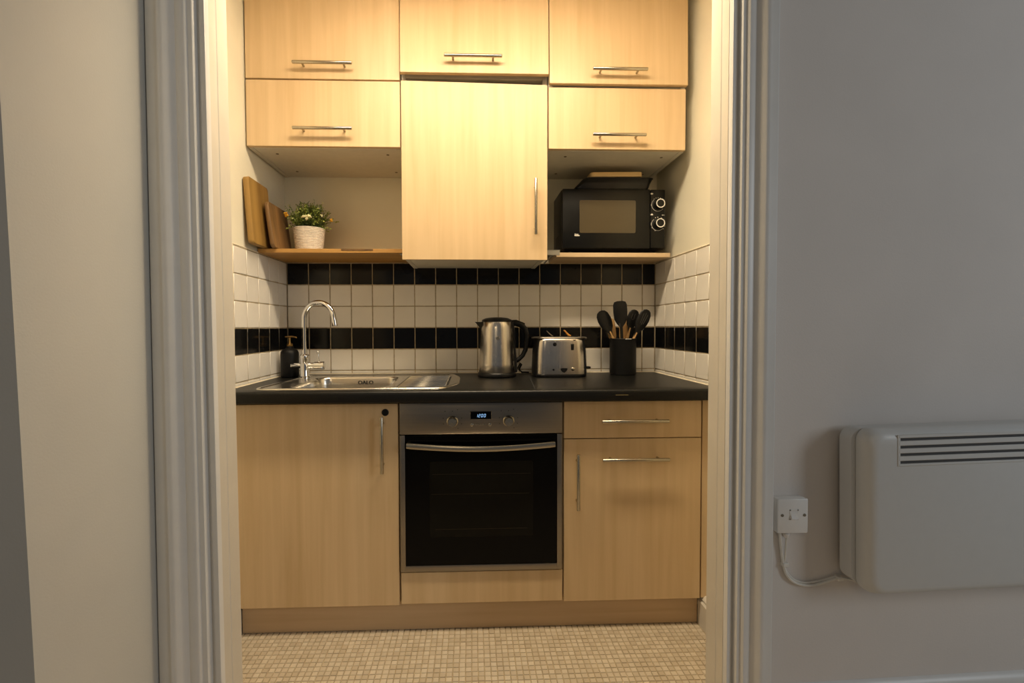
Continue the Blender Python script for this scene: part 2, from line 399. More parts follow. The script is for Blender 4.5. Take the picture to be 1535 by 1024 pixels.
def wall_cabinet(label, x0, x1, z0, z1, yf=-0.378, tilt=0.0, handle=None, caps=False, dz=0.0, dx0=0.0, dx1=0.0, group=None, bz=0.0):
    t = thing('wall_cabinet', label, 'cabinet', ((x0+x1)/2, 0.0, z0), group)
    yb = 0.006; yc = yf + 0.020
    obj('body', carcass(x0+0.001, x1-0.001, z0+bz, z1, yb, yc), 'melamine', t)
    bp = obj('bottom_panel', MB().box(x0+0.019, x1-0.019, yc+0.001, yb, z0+0.002+bz, z0+0.020+bz, 0.0008), 'melamine', t); bp['label'] = 'off-white underside panel'
    if caps:
        for sx in (x0+0.085, x1-0.065):
            for sy in (yc+0.065, -0.075):
                obj('screw_cap', MB().lathe([(0.006, -0.0012), (0.006, 0.002)], (sx, sy, z0+0.002+bz), 12), 'screw_cap', bp)
    g = 0.0015
    d = MB().box(x0+g+dx0, x1-g+dx1, yf, yf+0.018, z0+dz+g, z1-g, 0.0012)
    do = obj('door', d, 'maple', t)
    if handle: bar_handle(do, *handle, yf)
    if tilt:
        # rotate the door about its top edge
        pv = Vector((0, yf+0.018, z1)) - Vector(do['_b']); R = Matrix.Rotation(tilt, 4, 'X')
        do.matrix_local = Matrix.Translation(pv) @ R @ Matrix.Translation(-pv)
    return t
XA, XB, XC_ = 0.0, 0.5945, 1.1775
XR = 1.734
wall_cabinet('maple flap cabinet at top left, above the open shelf with the plant', XA-0.003, XB, 2.079, 2.57, -0.379, 0.0, (0.189, 0.415, 2.128, 2.128))
wall_cabinet('lower left maple flap cabinet with white underside above the potted plant', XA-0.003, XB, 1.819, 2.077, -0.378, 0.0, (0.186, 0.412, 1.880, 1.880), True)
ct = wall_cabinet('top centre maple cabinet with its flap hanging slightly open over a dark gap', XB+0.001, XC_, 2.120, 2.60, -0.380, -math.radians(2.4), (0.769, 0.992, 2.150, 2.150), dz=-0.022, dx1=0.001)
wall_cabinet('top right maple flap cabinet, door slightly proud of the one below', XC_+0.002, XR+0.002, 2.069, 2.57, -0.384, -math.radians(1.0), (1.346, 1.561, 2.114, 2.114))
wall_cabinet('lower right maple flap cabinet with white underside above the black microwave', XC_+0.001, XR, 1.819, 2.064, -0.378, 0.0, (1.350, 1.562, 1.868, 1.868), True)
# centre hood cabinet with a tall door
t = thing('wall_cabinet', 'tall centre maple cabinet with vertical handle, hanging above the kettle', 'cabinet', ((XB+XC_)/2, 0, 1.381))
zb = 1.392
obj('body', carcass(XB+0.002, XC_-0.001, zb, 2.118, 0.006, -0.358, True), 'melamine', t)
bp = obj('bottom_panel', MB().box(XB+0.020, XC_-0.019, -0.357, 0.004, zb+0.002, zb+0.018, 0.0008), 'melamine', t); bp['label'] = 'off-white underside panel'
for sx in (XB+0.06, XC_-0.06): obj('screw_cap', MB().lathe([(0.004, -0.001), (0.004, 0.002)], (sx, -0.33, zb+0.002), 10), 'screw_cap', bp)
d = MB().loft([[(XB+0.003, y, 1.3815), (XC_-0.003, y, 1.3805), (XC_-0.003, y, 2.070), (XB+0.003, y, 2.080)] for y in (-0.378, -0.360)])
do = obj('door', d, 'maple', t); bar_handle(do, 1.125, 1.125, 1.476, 1.695, -0.378)
o = obj('extractor_duct', MB().box(0.78, 0.90, -0.33, -0.15, 1.95, 2.09, 0.004).box(0.64, 0.70, -0.345, -0.30, 2.02, 2.085, 0.004), 'duct_grey', t); o['label'] = 'dim grey extractor fittings in the gap'
obj('gap_shade_sheet', MB().box(XB+0.022, XC_-0.020, -0.02, -0.001, 1.41, 2.10), 'dark_gap', t)  # dark sheet before the pale back, shade of the gap put into colour

# base units
def base_unit(name, label, cat, x0, x1):
    t = thing(name, label, cat, ((x0+x1)/2, -0.3, 0.105))
    obj('body', MB().box(x0, x0+0.018, -0.556, -0.01, 0.11, 0.846).box(x1-0.018, x1, -0.556, -0.01, 0.11, 0.846).box(x0+0.018, x1-0.018, -0.556, -0.01, 0.11, 0.128), 'maple', t)
    return t
t = base_unit('base_cabinet', 'maple base cabinet with one wide door under the sink', 'cabinet', 0.012, 0.6085)
do = obj('door', MB().box(0.012, 0.6070, -0.575, -0.557, 0.1075, 0.840, 0.0012), 'maple', t)
bar_handle(do, 0.553, 0.553, 0.596, 0.798, -0.575)
lk = obj('lock', MB().lathe([(0.0125, -0.001), (0.0125, 0.002), (0.0105, 0.0032), (0.0095, 0.0018), (0.0, 0.0018)], (0.5615, -0.575, 0.8085), 24, 'y', True, False), 'black_plastic', do); lk['label'] = 'small round black and metal child lock'
t = base_unit('base_cabinet', 'maple base cabinet with a drawer over a door, right of the oven', 'cabinet', 1.2015, 1.7115)
dr = obj('drawer', MB().box(1.2035, 1.7095, -0.575, -0.557, 0.7075, 0.8415, 0.0012), 'maple', t)
bar_handle(dr, 1.335, 1.577, 0.773, 0.773, -0.575)
do = obj('door', MB().box(1.2035, 1.7095, -0.575, -0.557, 0.1075, 0.7045, 0.0012), 'maple', t)
bar_handle(do, 1.338, 1.580, 0.634, 0.634, -0.575)
bar_handle(do, 1.2505, 1.2505, 0.454, 0.656, -0.575)
t = thing('filler_panel', 'narrow maple filler strip between the right base cabinet and the wall', 'panel', (1.735, -0.5, 0.11))
obj('panel', MB().box(1.7150, WX+0.001, -0.572, -0.552, 0.108, 0.846, 0.001), 'maple', t)
t = thing('oven_cabinet', 'maple oven housing with a plain panel below the oven', 'cabinet', (0.905, -0.3, 0.105))
obj('body', MB().box(0.6105, 0.616, -0.50, -0.01, 0.11, 0.846).box(1.194, 1.1995, -0.50, -0.01, 0.11, 0.846).box(0.616, 1.194, -0.50, -0.01, 0.20, 0.222), 'melamine', t)
obj('panel', MB().box(0.6130, 1.1985, -0.574, -0.556, 0.1105, 0.2255, 0.0012), 'maple', t)
t = thing('plinth', 'long maple plinth board under the base cabinets', 'plinth', (0.87, -0.54, 0.0))
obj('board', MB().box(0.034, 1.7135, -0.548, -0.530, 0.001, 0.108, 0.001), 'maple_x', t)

# worktop with a cut-out for the sink bowl
t = thing('worktop', 'black laminate worktop running wall to wall over the base cabinets', 'worktop', (WX/2, -0.3, ZC))
z0 = 0.8485
b = MB()
fp = [(-0.545, z0), (-0.545, ZC), (-0.612, ZC), (-0.617, ZC-0.0015), (-0.6205, ZC-0.006), (-0.6215, ZC-0.012), (-0.6215, z0+0.008), (-0.619, z0+0.002), (-0.615, z0)]
b.prism(fp, 'x', 0.002, WX-0.002)
b.box(0.002, WX-0.002, -0.150, -0.001, z0, ZC).box(0.002, 0.185, -0.545, -0.150, z0, ZC).box(0.570, WX-0.002, -0.545, -0.150, z0, ZC)
obj('top', b, 'worktop_black', t)
o = obj('chip', MB().box(1.378, 1.423, -0.6222, -0.6212, 0.8700, 0.8722), 'chip_tan', t); o['label'] = 'thin tan scratch on the front edge'
o = obj('joint', MB().loft([[(1.1225, -0.240, z), (1.1240, -0.240, z), (1.0955, -0.612, z), (1.0940, -0.612, z)] for z in (ZC, ZC+0.0003)]), 'vent_dark', t); o['label'] = 'faint grey scored line'

# ------------------------------------------------------------------ sink
t = thing('sink', 'stainless steel inset sink with ribbed drainer on the left of the worktop', 'sink', (0.45, -0.33, ZC))
def smooth_poly(pts, r, n=6):
    out = []
    for i, p in enumerate(pts):
        p = Vector(p); a = Vector(pts[i-1]); c = Vector(pts[(i+1) % len(pts)])
        da, dc = (a-p).normalized(), (c-p).normalized()
        rr = min(r, (a-p).length*0.45, (c-p).length*0.45)
        for k in range(n+1):
            q = k/n; P0, P2 = p+da*rr, p+dc*rr
            out.append((((1-q)**2*P0 + 2*q*(1-q)*p + q*q*P2)).to_tuple())
    return out
outer = smooth_poly([(0.088, -0.568), (0.770, -0.568), (0.822, -0.44), (0.822, -0.20), (0.790, -0.072), (0.125, -0.072)], 0.05)
def off(poly, d):
    cx = sum(p[0] for p in poly)/len(poly); cy = sum(p[1] for p in poly)/len(poly)
    out = []
    n = len(poly)
    for i, p in enumerate(poly):
        a, c = Vector(poly[i-1]), Vector(poly[(i+1) % n]); tg = (c-a).normalized(); nn = Vector((-tg.y, tg.x))
        if (Vector((cx, cy))-Vector(p)).dot(nn) < 0: nn = -nn
        out.append((p[0]+nn.x*d, p[1]+nn.y*d))
    return out
bowl = rrect(0.365, 0.370, 0.06, 8, 0.378, -0.347)
dr_ = rrect(0.195, 0.400, 0.025, 6, 0.685, -0.330)
def fillholes(loops, z):
    bm = bmesh.new(); es = []
    for L in loops:
        vs = [bm.verts.new((p[0], p[1], z)) for p in L]
        for i in range(len(vs)): es.append(bm.edges.new((vs[i-1], vs[i])))
    bmesh.ops.triangle_fill(bm, edges=es, use_beauty=True)
    return bm
b = MB()
rim = off(outer, 0.004); rim2 = off(outer, 0.013); rim3 = off(outer, 0.017)
b.loft([[(*p, ZC) for p in outer], [(*p, ZC+0.0035) for p in off(outer, 0.0015)], [(*p, ZC+0.005) for p in rim], [(*p, ZC+0.005) for p in rim2], [(*p, ZC+0.0022) for p in rim3]], False, False)
b.bm(fillholes([rim3, bowl, dr_], ZC+0.0022))
obj('deck', b, 'steel_sink', t)
def sc_(poly, cx, cy, s_): return [(cx+(p[0]-cx)*s_, cy+(p[1]-cy)*s_) for p in poly]
b = MB()
rings = []
for s_, z in ((1.0, 0.0022), (0.985, 0.0), (0.972, -0.006), (0.960, -0.03), (0.945, -0.10), (0.92, -0.135), (0.86, -0.150), (0.4, -0.154), (0.1, -0.156)):
    rings.append([(*p, ZC+z) for p in sc_(bowl, 0.378, -0.347, s_)])
b.loft(rings, False, True)
bo = obj('bowl', b, 'steel_sink', t)
obj('drain', MB().lathe([(0.042, 0.001), (0.040, 0.003), (0.030, 0.003), (0.028, -0.001), (0.0, -0.001)], (0.378, -0.347, ZC-0.154), 24), 'chrome', bo)
b = MB()
b.loft([[(*p, ZC+0.0022) for p in dr_], [(*p, ZC-0.002) for p in sc_(dr_, 0.685, -0.33, 0.96)]], False, True)
dn = obj('drainer', b, 'steel_sink', t)
for k in range(9):
    y = -0.500 + k*0.043
    obj('rib', MB().tube([(0.595, y, ZC-0.0015), (0.60, y, ZC+0.0012), (0.768, y, ZC+0.0012), (0.773, y, ZC-0.0015)], [0.002, 0.0048, 0.0048, 0.002], 8), 'steel_sink', dn)
def text(name, s, size, loc, rot, m, parent, ext=0.0004, shear=0.0):
    cu = bpy.data.curves.new(name, 'FONT'); cu.body = s; cu.size = size; cu.extrude = ext; cu.align_x = 'CENTER'; cu.align_y = 'CENTER'; cu.shear = shear
    cu.resolution_u = 3
    tmp = bpy.data.objects.new(name, cu); me = bpy.data.meshes.new_from_object(tmp); bpy.data.objects.remove(tmp); bpy.data.curves.remove(cu)
    me.materials.clear(); me.materials.append(M[m])
    o = bpy.data.objects.new(name, me); COL.objects.link(o); o.parent = parent; o.location = Vector(loc)-Vector(parent['_b']); o.rotation_euler = rot; return o
o = text('lettering', 'OALO', 0.024, (0.402, -0.1735, ZC-0.022), (PI/2-0.04, 0, 0), 'black_matte', bo, 0.0012); o['label'] = 'dark stamped letters on the far wall of the bowl'

# ------------------------------------------------------------------ tap
tx, ty = 0.140, -0.178
t = thing('tap', 'chrome swan-neck mixer tap standing behind the sink bowl', 'tap', (tx, ty, ZC))
obj('body', MB().lathe([(0.026, 0.002), (0.026, 0.006), (0.0205, 0.009), (0.0195, 0.012), (0.0195, 0.088), (0.0205, 0.092), (0.0195, 0.100), (0.013, 0.106)], (tx, ty, ZC+0.0), 32), 'chrome', t)
path = [(tx, ty, ZC+0.10), (tx, ty, 1.10), (tx, ty, 1.152)]
dv = Vector((0.98, -0.20, 0)).normalized(); R_ = 0.069
for k in range(1, 19):
    a = PI*k/19
    path.append((tx + dv.x*R_*(1-math.cos(a)), ty + dv.y*R_*(1-math.cos(a)), 1.152 + R_*math.sin(a)))
e = path[-1]; path += [(e[0]+dv.x*0.004, e[1]+dv.y*0.004, e[2]-0.022), (e[0]+dv.x*0.007, e[1]+dv.y*0.007, e[2]-0.040)]
obj('spout', MB().tube(path, 0.0112, 16), 'chrome', t)
q = path[-1]; obj('aerator', MB().tube([q, (q[0]+0.0005, q[1], q[2]-0.004)], 0.0118, 16), 'steel_v', t)
obj('side_arm', MB().tube([(tx-0.010, ty, 0.9465), (tx-0.053, ty-0.004, 0.9465), (tx-0.056, ty-0.004, 0.9465)], [0.0115, 0.0125, 0.0105], 20), 'chrome', t)
lv = obj('lever_body', MB().tube([(tx+0.01, ty, 0.9465), (tx+0.040, ty, 0.9465), (tx+0.042, ty, 0.9465), (tx+0.078, ty, 0.9465), (tx+0.084, ty, 0.9465), (tx+0.086, ty, 0.9465)], [0.0125, 0.0125, 0.016, 0.0175, 0.0175, 0.014], 24), 'chrome', t)
obj('lever', MB().tube([(tx+0.062, ty, 0.960), (tx+0.0595, ty, 0.985), (tx+0.0575, ty, 1.005), (tx+0.057, ty, 1.009)], [0.0036, 0.0036, 0.0044, 0.002], 12), 'chrome', lv)

# ------------------------------------------------------------------ soap dispenser
sx, sy = 0.057, -0.128
t = thing('soap_dispenser', 'matte black pump soap bottle in the corner left of the tap', 'soap dispenser', (sx, sy, ZC))
obj('bottle', MB().lathe([(0.030, 0.0), (0.036, 0.002), (0.0385, 0.007), (0.0388, 0.10), (0.0375, 0.112), (0.032, 0.122), (0.022, 0.127), (0.017, 0.130), (0.0165, 0.138)], (sx, sy, ZC), 32), 'black_matte', t)
pu = obj('pump', MB().lathe([(0.0125, 0.138), (0.0135, 0.140), (0.0135, 0.150), (0.0065, 0.152), (0.0055, 0.160), (0.0055, 0.178)], (sx, sy, ZC), 20), 'brass', t); pu['label'] = 'brass pump collar and stem'
obj('nozzle', MB().tube([(sx-0.020, sy+0.004, ZC+0.180), (sx+0.010, sy-0.002, ZC+0.1815), (sx+0.032, sy-0.010, ZC+0.179), (sx+0.035, sy-0.011, ZC+0.176)], [0.003, 0.0034, 0.003, 0.0022], 10), 'brass', pu)

# ------------------------------------------------------------------ kettle
kx, ky = 0.984, -0.155
t = thing('kettle', 'brushed steel jug kettle with black lid, spout and handle left of the toaster', 'kettle', (kx, ky, ZC))
obj('base', MB().lathe([(0.080, 0.0), (0.086, 0.003), (0.087, 0.010), (0.085, 0.018), (0.082, 0.021)], (kx, ky, ZC), 40), 'black_plastic', t)
bd = obj('body', MB().lathe([(0.080, 0.021), (0.0815, 0.024), (0.080, 0.06), (0.076, 0.14), (0.0705, 0.215), (0.066, 0.245), (0.064, 0.247)], (kx, ky, ZC), 64), 'steel_v', t)
obj('emblem', MB().lathe([(0.0085, -0.001), (0.0085, 0.001), (0.006, 0.0016), (0.005, 0.0005)], (kx, ky-0.0745, ZC+0.175), 20, 'y'), 'nickel', bd)
obj('lid', MB().lathe([(0.0665, 0.244), (0.068, 0.247), (0.066, 0.254), (0.050, 0.2615), (0.020, 0.265), (0.0, 0.2655)], (kx, ky, ZC), 40), 'black_plastic', t)
sp = MB()
rings = []
for zz, xo, w in ((0.175, -0.060, 0.004), (0.195, -0.066, 0.012), (0.22, -0.078, 0.020), (0.240, -0.094, 0.024), (0.2445, -0.100, 0.022)):
    rings.append([(kx-0.050, ky-w, ZC+zz), (kx-0.058, ky-w*1.1, ZC+zz), (kx+xo, ky-w*0.18, ZC+zz), (kx+xo, ky+w*0.18, ZC+zz), (kx-0.058, ky+w*1.1, ZC+zz), (kx-0.050, ky+w, ZC+zz)])
obj('spout', sp.loft(rings), 'black_plastic', t)
hp = [(0.058, 0.238), (0.085, 0.240), (0.108, 0.232), (0.126, 0.212), (0.134, 0.185), (0.134, 0.150), (0.128, 0.118), (0.116, 0.094), (0.100, 0.078), (0.084, 0.068), (0.078, 0.060)]
hr = [0.015, 0.0145, 0.0135, 0.0125, 0.0115, 0.011, 0.0105, 0.010, 0.010, 0.0105, 0.011]
b = MB().tube([(kx+p_[0], ky, ZC+p_[1]) for p_ in hp], hr, 14)
b.loft([[(kx+dx, ky+dy, ZC+z) for dx, dy in ((0.060, -0.020), (wd, -0.017), (wd+0.004, 0), (wd, 0.017), (0.060, 0.020))] for z, wd in ((0.020, 0.088), (0.06, 0.087), (0.12, 0.081), (0.20, 0.078), (0.246, 0.072))])
hn = obj('handle', b, 'black_plastic', t)
obj('switch', MB().box(kx+0.108, kx+0.126, ky-0.007, ky+0.007, ZC+0.232, ZC+0.242, 0.003).xform(Matrix.Translation((kx+0.117, ky, ZC+0.237)) @ Matrix.Rotation(0.5, 4, 'Y') @ Matrix.Translation((-kx-0.117, -ky, -ZC-0.237))), 'black_plastic', hn)
obj('power_cord', MB().tube([(kx+0.075, ky+0.03, ZC+0.012), (kx+0.098, ky+0.06, ZC+0.030), (kx+0.115, ky+0.09, ZC+0.050), (kx+0.122, ky+0.11, ZC+0.044), (kx+0.112, ky+0.12, ZC+0.020), (kx+0.125, ky+0.13, ZC+0.006), (kx+0.16, ky+0.13, ZC+0.0045)], 0.0038, 8), 'rubber', t)

# ------------------------------------------------------------------ toaster
ox, oy = 1.264, -0.150
t = thing('toaster', 'two slice brushed steel toaster with black ends beside the kettle', 'toaster', (ox, oy, ZC))
def trings(spec, r=0.045):
    return [[(ox+p_[0], oy+p_[1], ZC+z) for p_ in rrect(w, d_, min(r, d_/2-0.002), 8)] for z, w, d_ in spec]
obj('base', MB().loft(trings([(0.0, 0.225, 0.130), (0.002, 0.232, 0.138), (0.011, 0.236, 0.140), (0.013, 0.232, 0.138)])), 'black_plastic', t)
sh = obj('shell', MB().loft(trings([(0.013, 0.228, 0.136), (0.014, 0.230, 0.138), (0.05, 0.229, 0.138), (0.11, 0.225, 0.136), (0.155, 0.217, 0.132), (0.166, 0.213, 0.128), (0.170, 0.206, 0.121)])), 'steel_v', t)
# black end cheeks
for s_ in (-1, 1):
    rg = []
    for z, w in ((0.004, 0.121), (0.05, 0.120), (0.11, 0.1175), (0.160, 0.113), (0.168, 0.110)):
        rg.append([(ox+s_*(w-0.001), oy-0.030, ZC+z), (ox+s_*(w+0.002), oy, ZC+z), (ox+s_*(w-0.001), oy+0.030, ZC+z), (ox+s_*(w-0.010), oy+0.053, ZC+z), (ox+s_*(w-0.028), oy+0.05, ZC+z), (ox+s_*(w-0.028), oy-0.05, ZC+z), (ox+s_*(w-0.010), oy-0.053, ZC+z)])
    obj('end_panel', MB().loft(rg), 'black_plastic', t)
tp = obj('top_plate', MB().loft(trings([(0.168, 0.240, 0.122), (0.172, 0.246, 0.126), (0.176, 0.240, 0.120), (0.1775, 0.220, 0.104)])), 'steel_h', t)
for yy in (-0.026, 0.026): obj('slot', MB().box(ox-0.078, ox+0.078, oy+yy-0.013, oy+yy+0.013, ZC+0.1765, ZC+0.1788, 0.001), 'black_matte', tp)
yf = oy-0.0655
obj('button', MB().lathe([(0.0085, -0.004), (0.0085, 0.001), (0.0065, 0.002), (0, 0.002)], (ox-0.030, yf-0.0005, ZC+0.145), 20, 'y', True, False), 'black_enamel', sh)
obj('display', MB().box(ox+0.040, ox+0.055, yf-0.0028, yf+0.004, ZC+0.118, ZC+0.147, 0.002), 'black_enamel', sh)
obj('button', MB().lathe([(0.0075, -0.004), (0.0075, 0.0015), (0.0055, 0.003), (0, 0.003)], (ox+0.049, yf-0.0034, ZC+0.036), 16, 'y'), 'nickel', sh)
obj('button', MB().lathe([(0.0045, -0.004), (0.0045, 0.002), (0, 0.0025)], (ox-0.036, yf-0.0034, ZC+0.034), 14, 'y'), 'black_enamel', sh)
kp = [(-0.0155, 0.006), (-0.012, 0.010), (0.012, 0.010), (0.0155, 0.006), (0.010, -0.004), (0.005, -0.008), (0.0, -0.010), (-0.005, -0.008), (-0.010, -0.004)]
obj('dial', MB().prism([(ox+0.010+u, ZC+0.031+v) for u, v in kp], 'y', yf-0.0075, yf+0.002), 'black_plastic', sh)
obj('clip', MB().box(ox+0.052, ox+0.063, yf-0.0005, yf+0.006, ZC+0.161, ZC+0.1655, 0.001), 'black_plastic', sh)
obj('lever', MB().box(ox+0.122, ox+0.142, oy-0.018, oy+0.012, ZC+0.033, ZC+0.043, 0.003), 'black_plastic', t)
obj('rack_wire', MB().tube([(ox-0.022, oy+0.026, ZC+0.178), (ox-0.038, oy+0.030, ZC+0.190), (ox-0.050, oy+0.034, ZC+0.2035)], [0.0022, 0.0026, 0.0018], 8), 'duct_grey', tp)
t = thing('bread_crust', 'thin curved orange crust sticking up out of the toaster', 'food', (ox+0.045, oy+0.02, ZC+0.179))
obj('crust', MB().tube([(ox+0.056, oy+0.010, ZC+0.179), (ox+0.046, oy+0.012, ZC+0.184), (ox+0.038, oy+0.014, ZC+0.194), (ox+0.030, oy+0.016, ZC+0.204), (ox+0.025, oy+0.016, ZC+0.2055)], [0.005, 0.0052, 0.0042, 0.0032, 0.002], 8), 'orange_crust', t)

# ------------------------------------------------------------------ utensils in a black holder
hx_, hy_ = 1.571, -0.105
t = thing('utensil_holder', 'black cylindrical utensil pot holding spoons near the right wall', 'utensil holder', (hx_, hy_, ZC))
obj('pot', MB().lathe([(0.054, 0.0), (0.0585, 0.002), (0.0595, 0.006), (0.0595, 0.163), (0.0605, 0.166), (0.0595, 0.168), (0.0565, 0.166), (0.0555, 0.012), (0.0, 0.010)], (hx_, hy_, ZC), 40, 'z', True, False), 'black_matte', t)
obj('label', MB().box(hx_-0.008, hx_+0.020, hy_-0.0608, hy_-0.0585, ZC+0.1645, ZC+0.1672, 0.0006), 'white_print', t)
def flat_head(pts, thick, n=4, cup=0.0):
    """outline (u, v) -> thick slab in xz with slight rounding, along +z"""
    rings = []
    for sc, y in ((0.90, -thick/2), (1.0, -thick*0.25), (1.0, thick*0.25), (0.90, thick/2)):
        cu = sum(p_[0] for p_ in pts)/len(pts); cv = sum(p_[1] for p_ in pts)/len(pts)
        rings.append([(cu+(u-cu)*sc, y, cv+(v-cv)*sc) for u, v in pts])
    return rings
def egg(w, h, z, n=24, pw=1.0):
    pts = []
    for k in range(n):
        a = 2*PI*k/n - PI/2
        u = math.cos(a)*w/2; v = math.sin(a)*h/2
        if v < 0: u *= 1 - 0.28*(-v/(h/2))**2 * pw
        pts.append((u, z + v))
    return pts
def place(mb, base, tip, rz=0.0):
    """local +z axis runs from base to tip"""
    base, tip = Vector(base), Vector(tip)
    q = (tip-base).to_track_quat('Z', 'Y').to_matrix().to_4x4()
    d = (tip-base).normalized()
    zax = d; yax = Vector((0, 1, 0)); yax = (yax - zax*yax.dot(zax)).normalized(); xax = yax.cross(zax)
    R3 = Matrix(((xax.x, yax.x, zax.x, base.x), (xax.y, yax.y, zax.y, base.y), (xax.z, yax.z, zax.z, base.z), (0, 0, 0, 1)))
    mb.xform(R3 @ Matrix.Rotation(rz, 4, 'Z')); return mb
def utensil(name, label, base, tip, head, hand, ntop, slots=(), hm='utensil_wood', dx=0.0):
    t = thing(name, label, 'utensil', base, None)
    L = (Vector(tip)-Vector(base)).length
    if hand:
        obj('handle', place(MB().loft([[(w*c, d_*s, z) for c, s in [(math.cos(2*PI*k/12), math.sin(2*PI*k/12)) for k in range(12)]] for z, w, d_ in hand]), base, tip), hm, t)
    ho = obj('head', place(MB().loft(head(L)), base, tip), ntop, t)
    for sl in slots:
        u0, v0, u1, v1, w = sl
        b = MB().tube([(u0, -0.0045, L+v0), (u1, -0.0042, L+v1)], w, 6)
        obj('slot', place(b, base, tip), 'slot_grey', ho)
    return t
def spoon_head(w, h, neck=0.05):
    def f(L):
        e_ = egg(w, h, L-h/2); rings = flat_head(e_, 0.009)
        return rings
    return f
def headneck(w, h, neckL, square=False):
    def f(L):
        pts = []
        if square:
            pr = [(0.006, -h-neckL), (0.0065, -h-0.012), (w*0.30, -h+0.004), (w*0.46, -h*0.78), (w*0.5, -h*0.45), (w*0.49, -h*0.16), (w*0.40, -h*0.035), (w*0.2, -0.0)]
        else:
            pr = [(0.0055, -h-neckL), (0.006, -h-0.010), (w*0.20, -h+0.006), (w*0.38, -h*0.80), (w*0.48, -h*0.58), (w*0.50, -h*0.40), (w*0.44, -h*0.18), (w*0.30, -h*0.05), (w*0.12, -0.0)]
        pts = [(u, L+v) for u, v in pr] + [(-u, L+v) for u, v in reversed(pr)]
        c = [(u, y, v) for u, v in pts for y in (0,)]
        rings = []
        for sc, y in ((0.86, -0.0042), (1.0, -0.0016), (1.0, 0.0016), (0.86, 0.0042)):
            rings.append([(u*sc, y, v) for u, v in pts])
        return rings
    return f
HB = ZC+0.014
utensil('spoon', 'black cooking spoon with wooden handle, leftmost in the black pot', (1.598, -0.106, HB), (1.462, -0.116, 1.184), headneck(0.063, 0.108, 0.022), [(0.0, 0.006, 0.005), (0.10, 0.007, 0.006), (0.207, 0.006, 0.005)], 'black_plastic')
utensil('turner', 'tall black turner with black shaft, highest in the middle of the pot', (1.562, -0.150, HB), (1.541, -0.150, 1.228), headneck(0.064, 0.106, 0.215, True), None, 'black_plastic', [(0.0-0.008, -0.118, -0.008, -0.100, 0.0022)])  # short grey strip at the neck is a painted metal glint
utensil('spatula', 'flat wooden spatula leaning behind the black spoon in the pot', (1.556, -0.074, HB), (1.518, -0.078, 1.150), headneck(0.040, 0.11, 0.02, True), [(0.0, 0.008, 0.003), (0.10, 0.0095, 0.0035), (0.165, 0.013, 0.004), (0.19, 0.015, 0.003)], 'utensil_wood')
utensil('spatula', 'flat wooden spatula standing right behind the tall black turner', (1.576, -0.070, HB), (1.586, -0.074, 1.150), headneck(0.040, 0.11, 0.02, True), [(0.0, 0.008, 0.003), (0.10, 0.0095, 0.0035), (0.165, 0.012, 0.004), (0.19, 0.014, 0.003)], 'utensil_wood')
utensil('slotted_spoon', 'black slotted spoon with wooden handle right of the tall turner', (1.553, -0.088, HB), (1.632, -0.094, 1.190), headneck(0.054, 0.092, 0.022), [(0.0, 0.006, 0.005), (0.10, 0.008, 0.006), (0.21, 0.006, 0.005)], 'black_plastic', [(-0.006, -0.02, -0.009, -0.042, 0.0012), (0.004, -0.018, 0.004, -0.044, 0.0012), (-0.008, -0.045, 0.004, -0.047, 0.0012)])
utensil('slotted_turner', 'black ribbed serving spoon leaning furthest right in the pot', (1.540, -0.124, HB), (1.676, -0.134, 1.188), headneck(0.056, 0.112, 0.030), [(0.0, 0.006, 0.005), (0.10, 0.007, 0.006), (0.20, 0.006, 0.005)], 'black_plastic', [(-0.010, -0.022, -0.006, -0.070, 0.0011), (0.0, -0.016, 0.001, -0.074, 0.0011), (0.010, -0.022, 0.008, -0.068, 0.0011)])

# ------------------------------------------------------------------ open shelves
SZ0, SZ1 = 1.4195, 1.4370
t = thing('shelf', 'orange brown wooden shelf on the left holding plant and chopping boards', 'shelf', (0.29, -0.14, SZ0))
obj('board', MB().box(-0.004, 0.5905, -0.292, 0.004, SZ0, SZ1, 0.0015), 'oak_shelf', t)
o = obj('burn_mark', MB().box(0.335, 0.465, -0.2935, -0.290, SZ0+0.009, SZ1-0.0005, 0.0006), 'board_dark', t); o['label'] = 'dark stained patch along the front edge'
t = thing('shelf', 'pale maple shelf on the right under the black microwave', 'shelf', (1.49, -0.1, SZ0))
obj('board', MB().box(1.243, 1.748, -0.205, 0.004, SZ0-0.002, SZ1, 0.001), 'maple_edge', t)
t = thing('shelf_bracket', 'small clear plastic bracket between the centre cabinet and right shelf', 'bracket', (1.205, -0.19, 1.42))
obj('plate', MB().box(1.180, 1.240, -0.300, -0.296, 1.411, 1.433, 0.001).box(1.178, 1.241, -0.300, -0.02, 1.430, 1.433, 0.0008), 'clear_plastic', t)
obj('stem', MB().tube([(1.210, -0.290, 1.412), (1.204, -0.20, 1.405), (1.196, -0.16, 1.395)], 0.003, 8), 'clear_plastic', t)
t = thing('shelf_bracket', 'tiny grey plastic bracket under the right end of the left shelf', 'bracket', (0.586, -0.28, 1.41))
obj('plate', MB().box(0.574, 0.593, -0.285, -0.262, 1.413, 1.4195, 0.0015), 'clear_plastic', t)

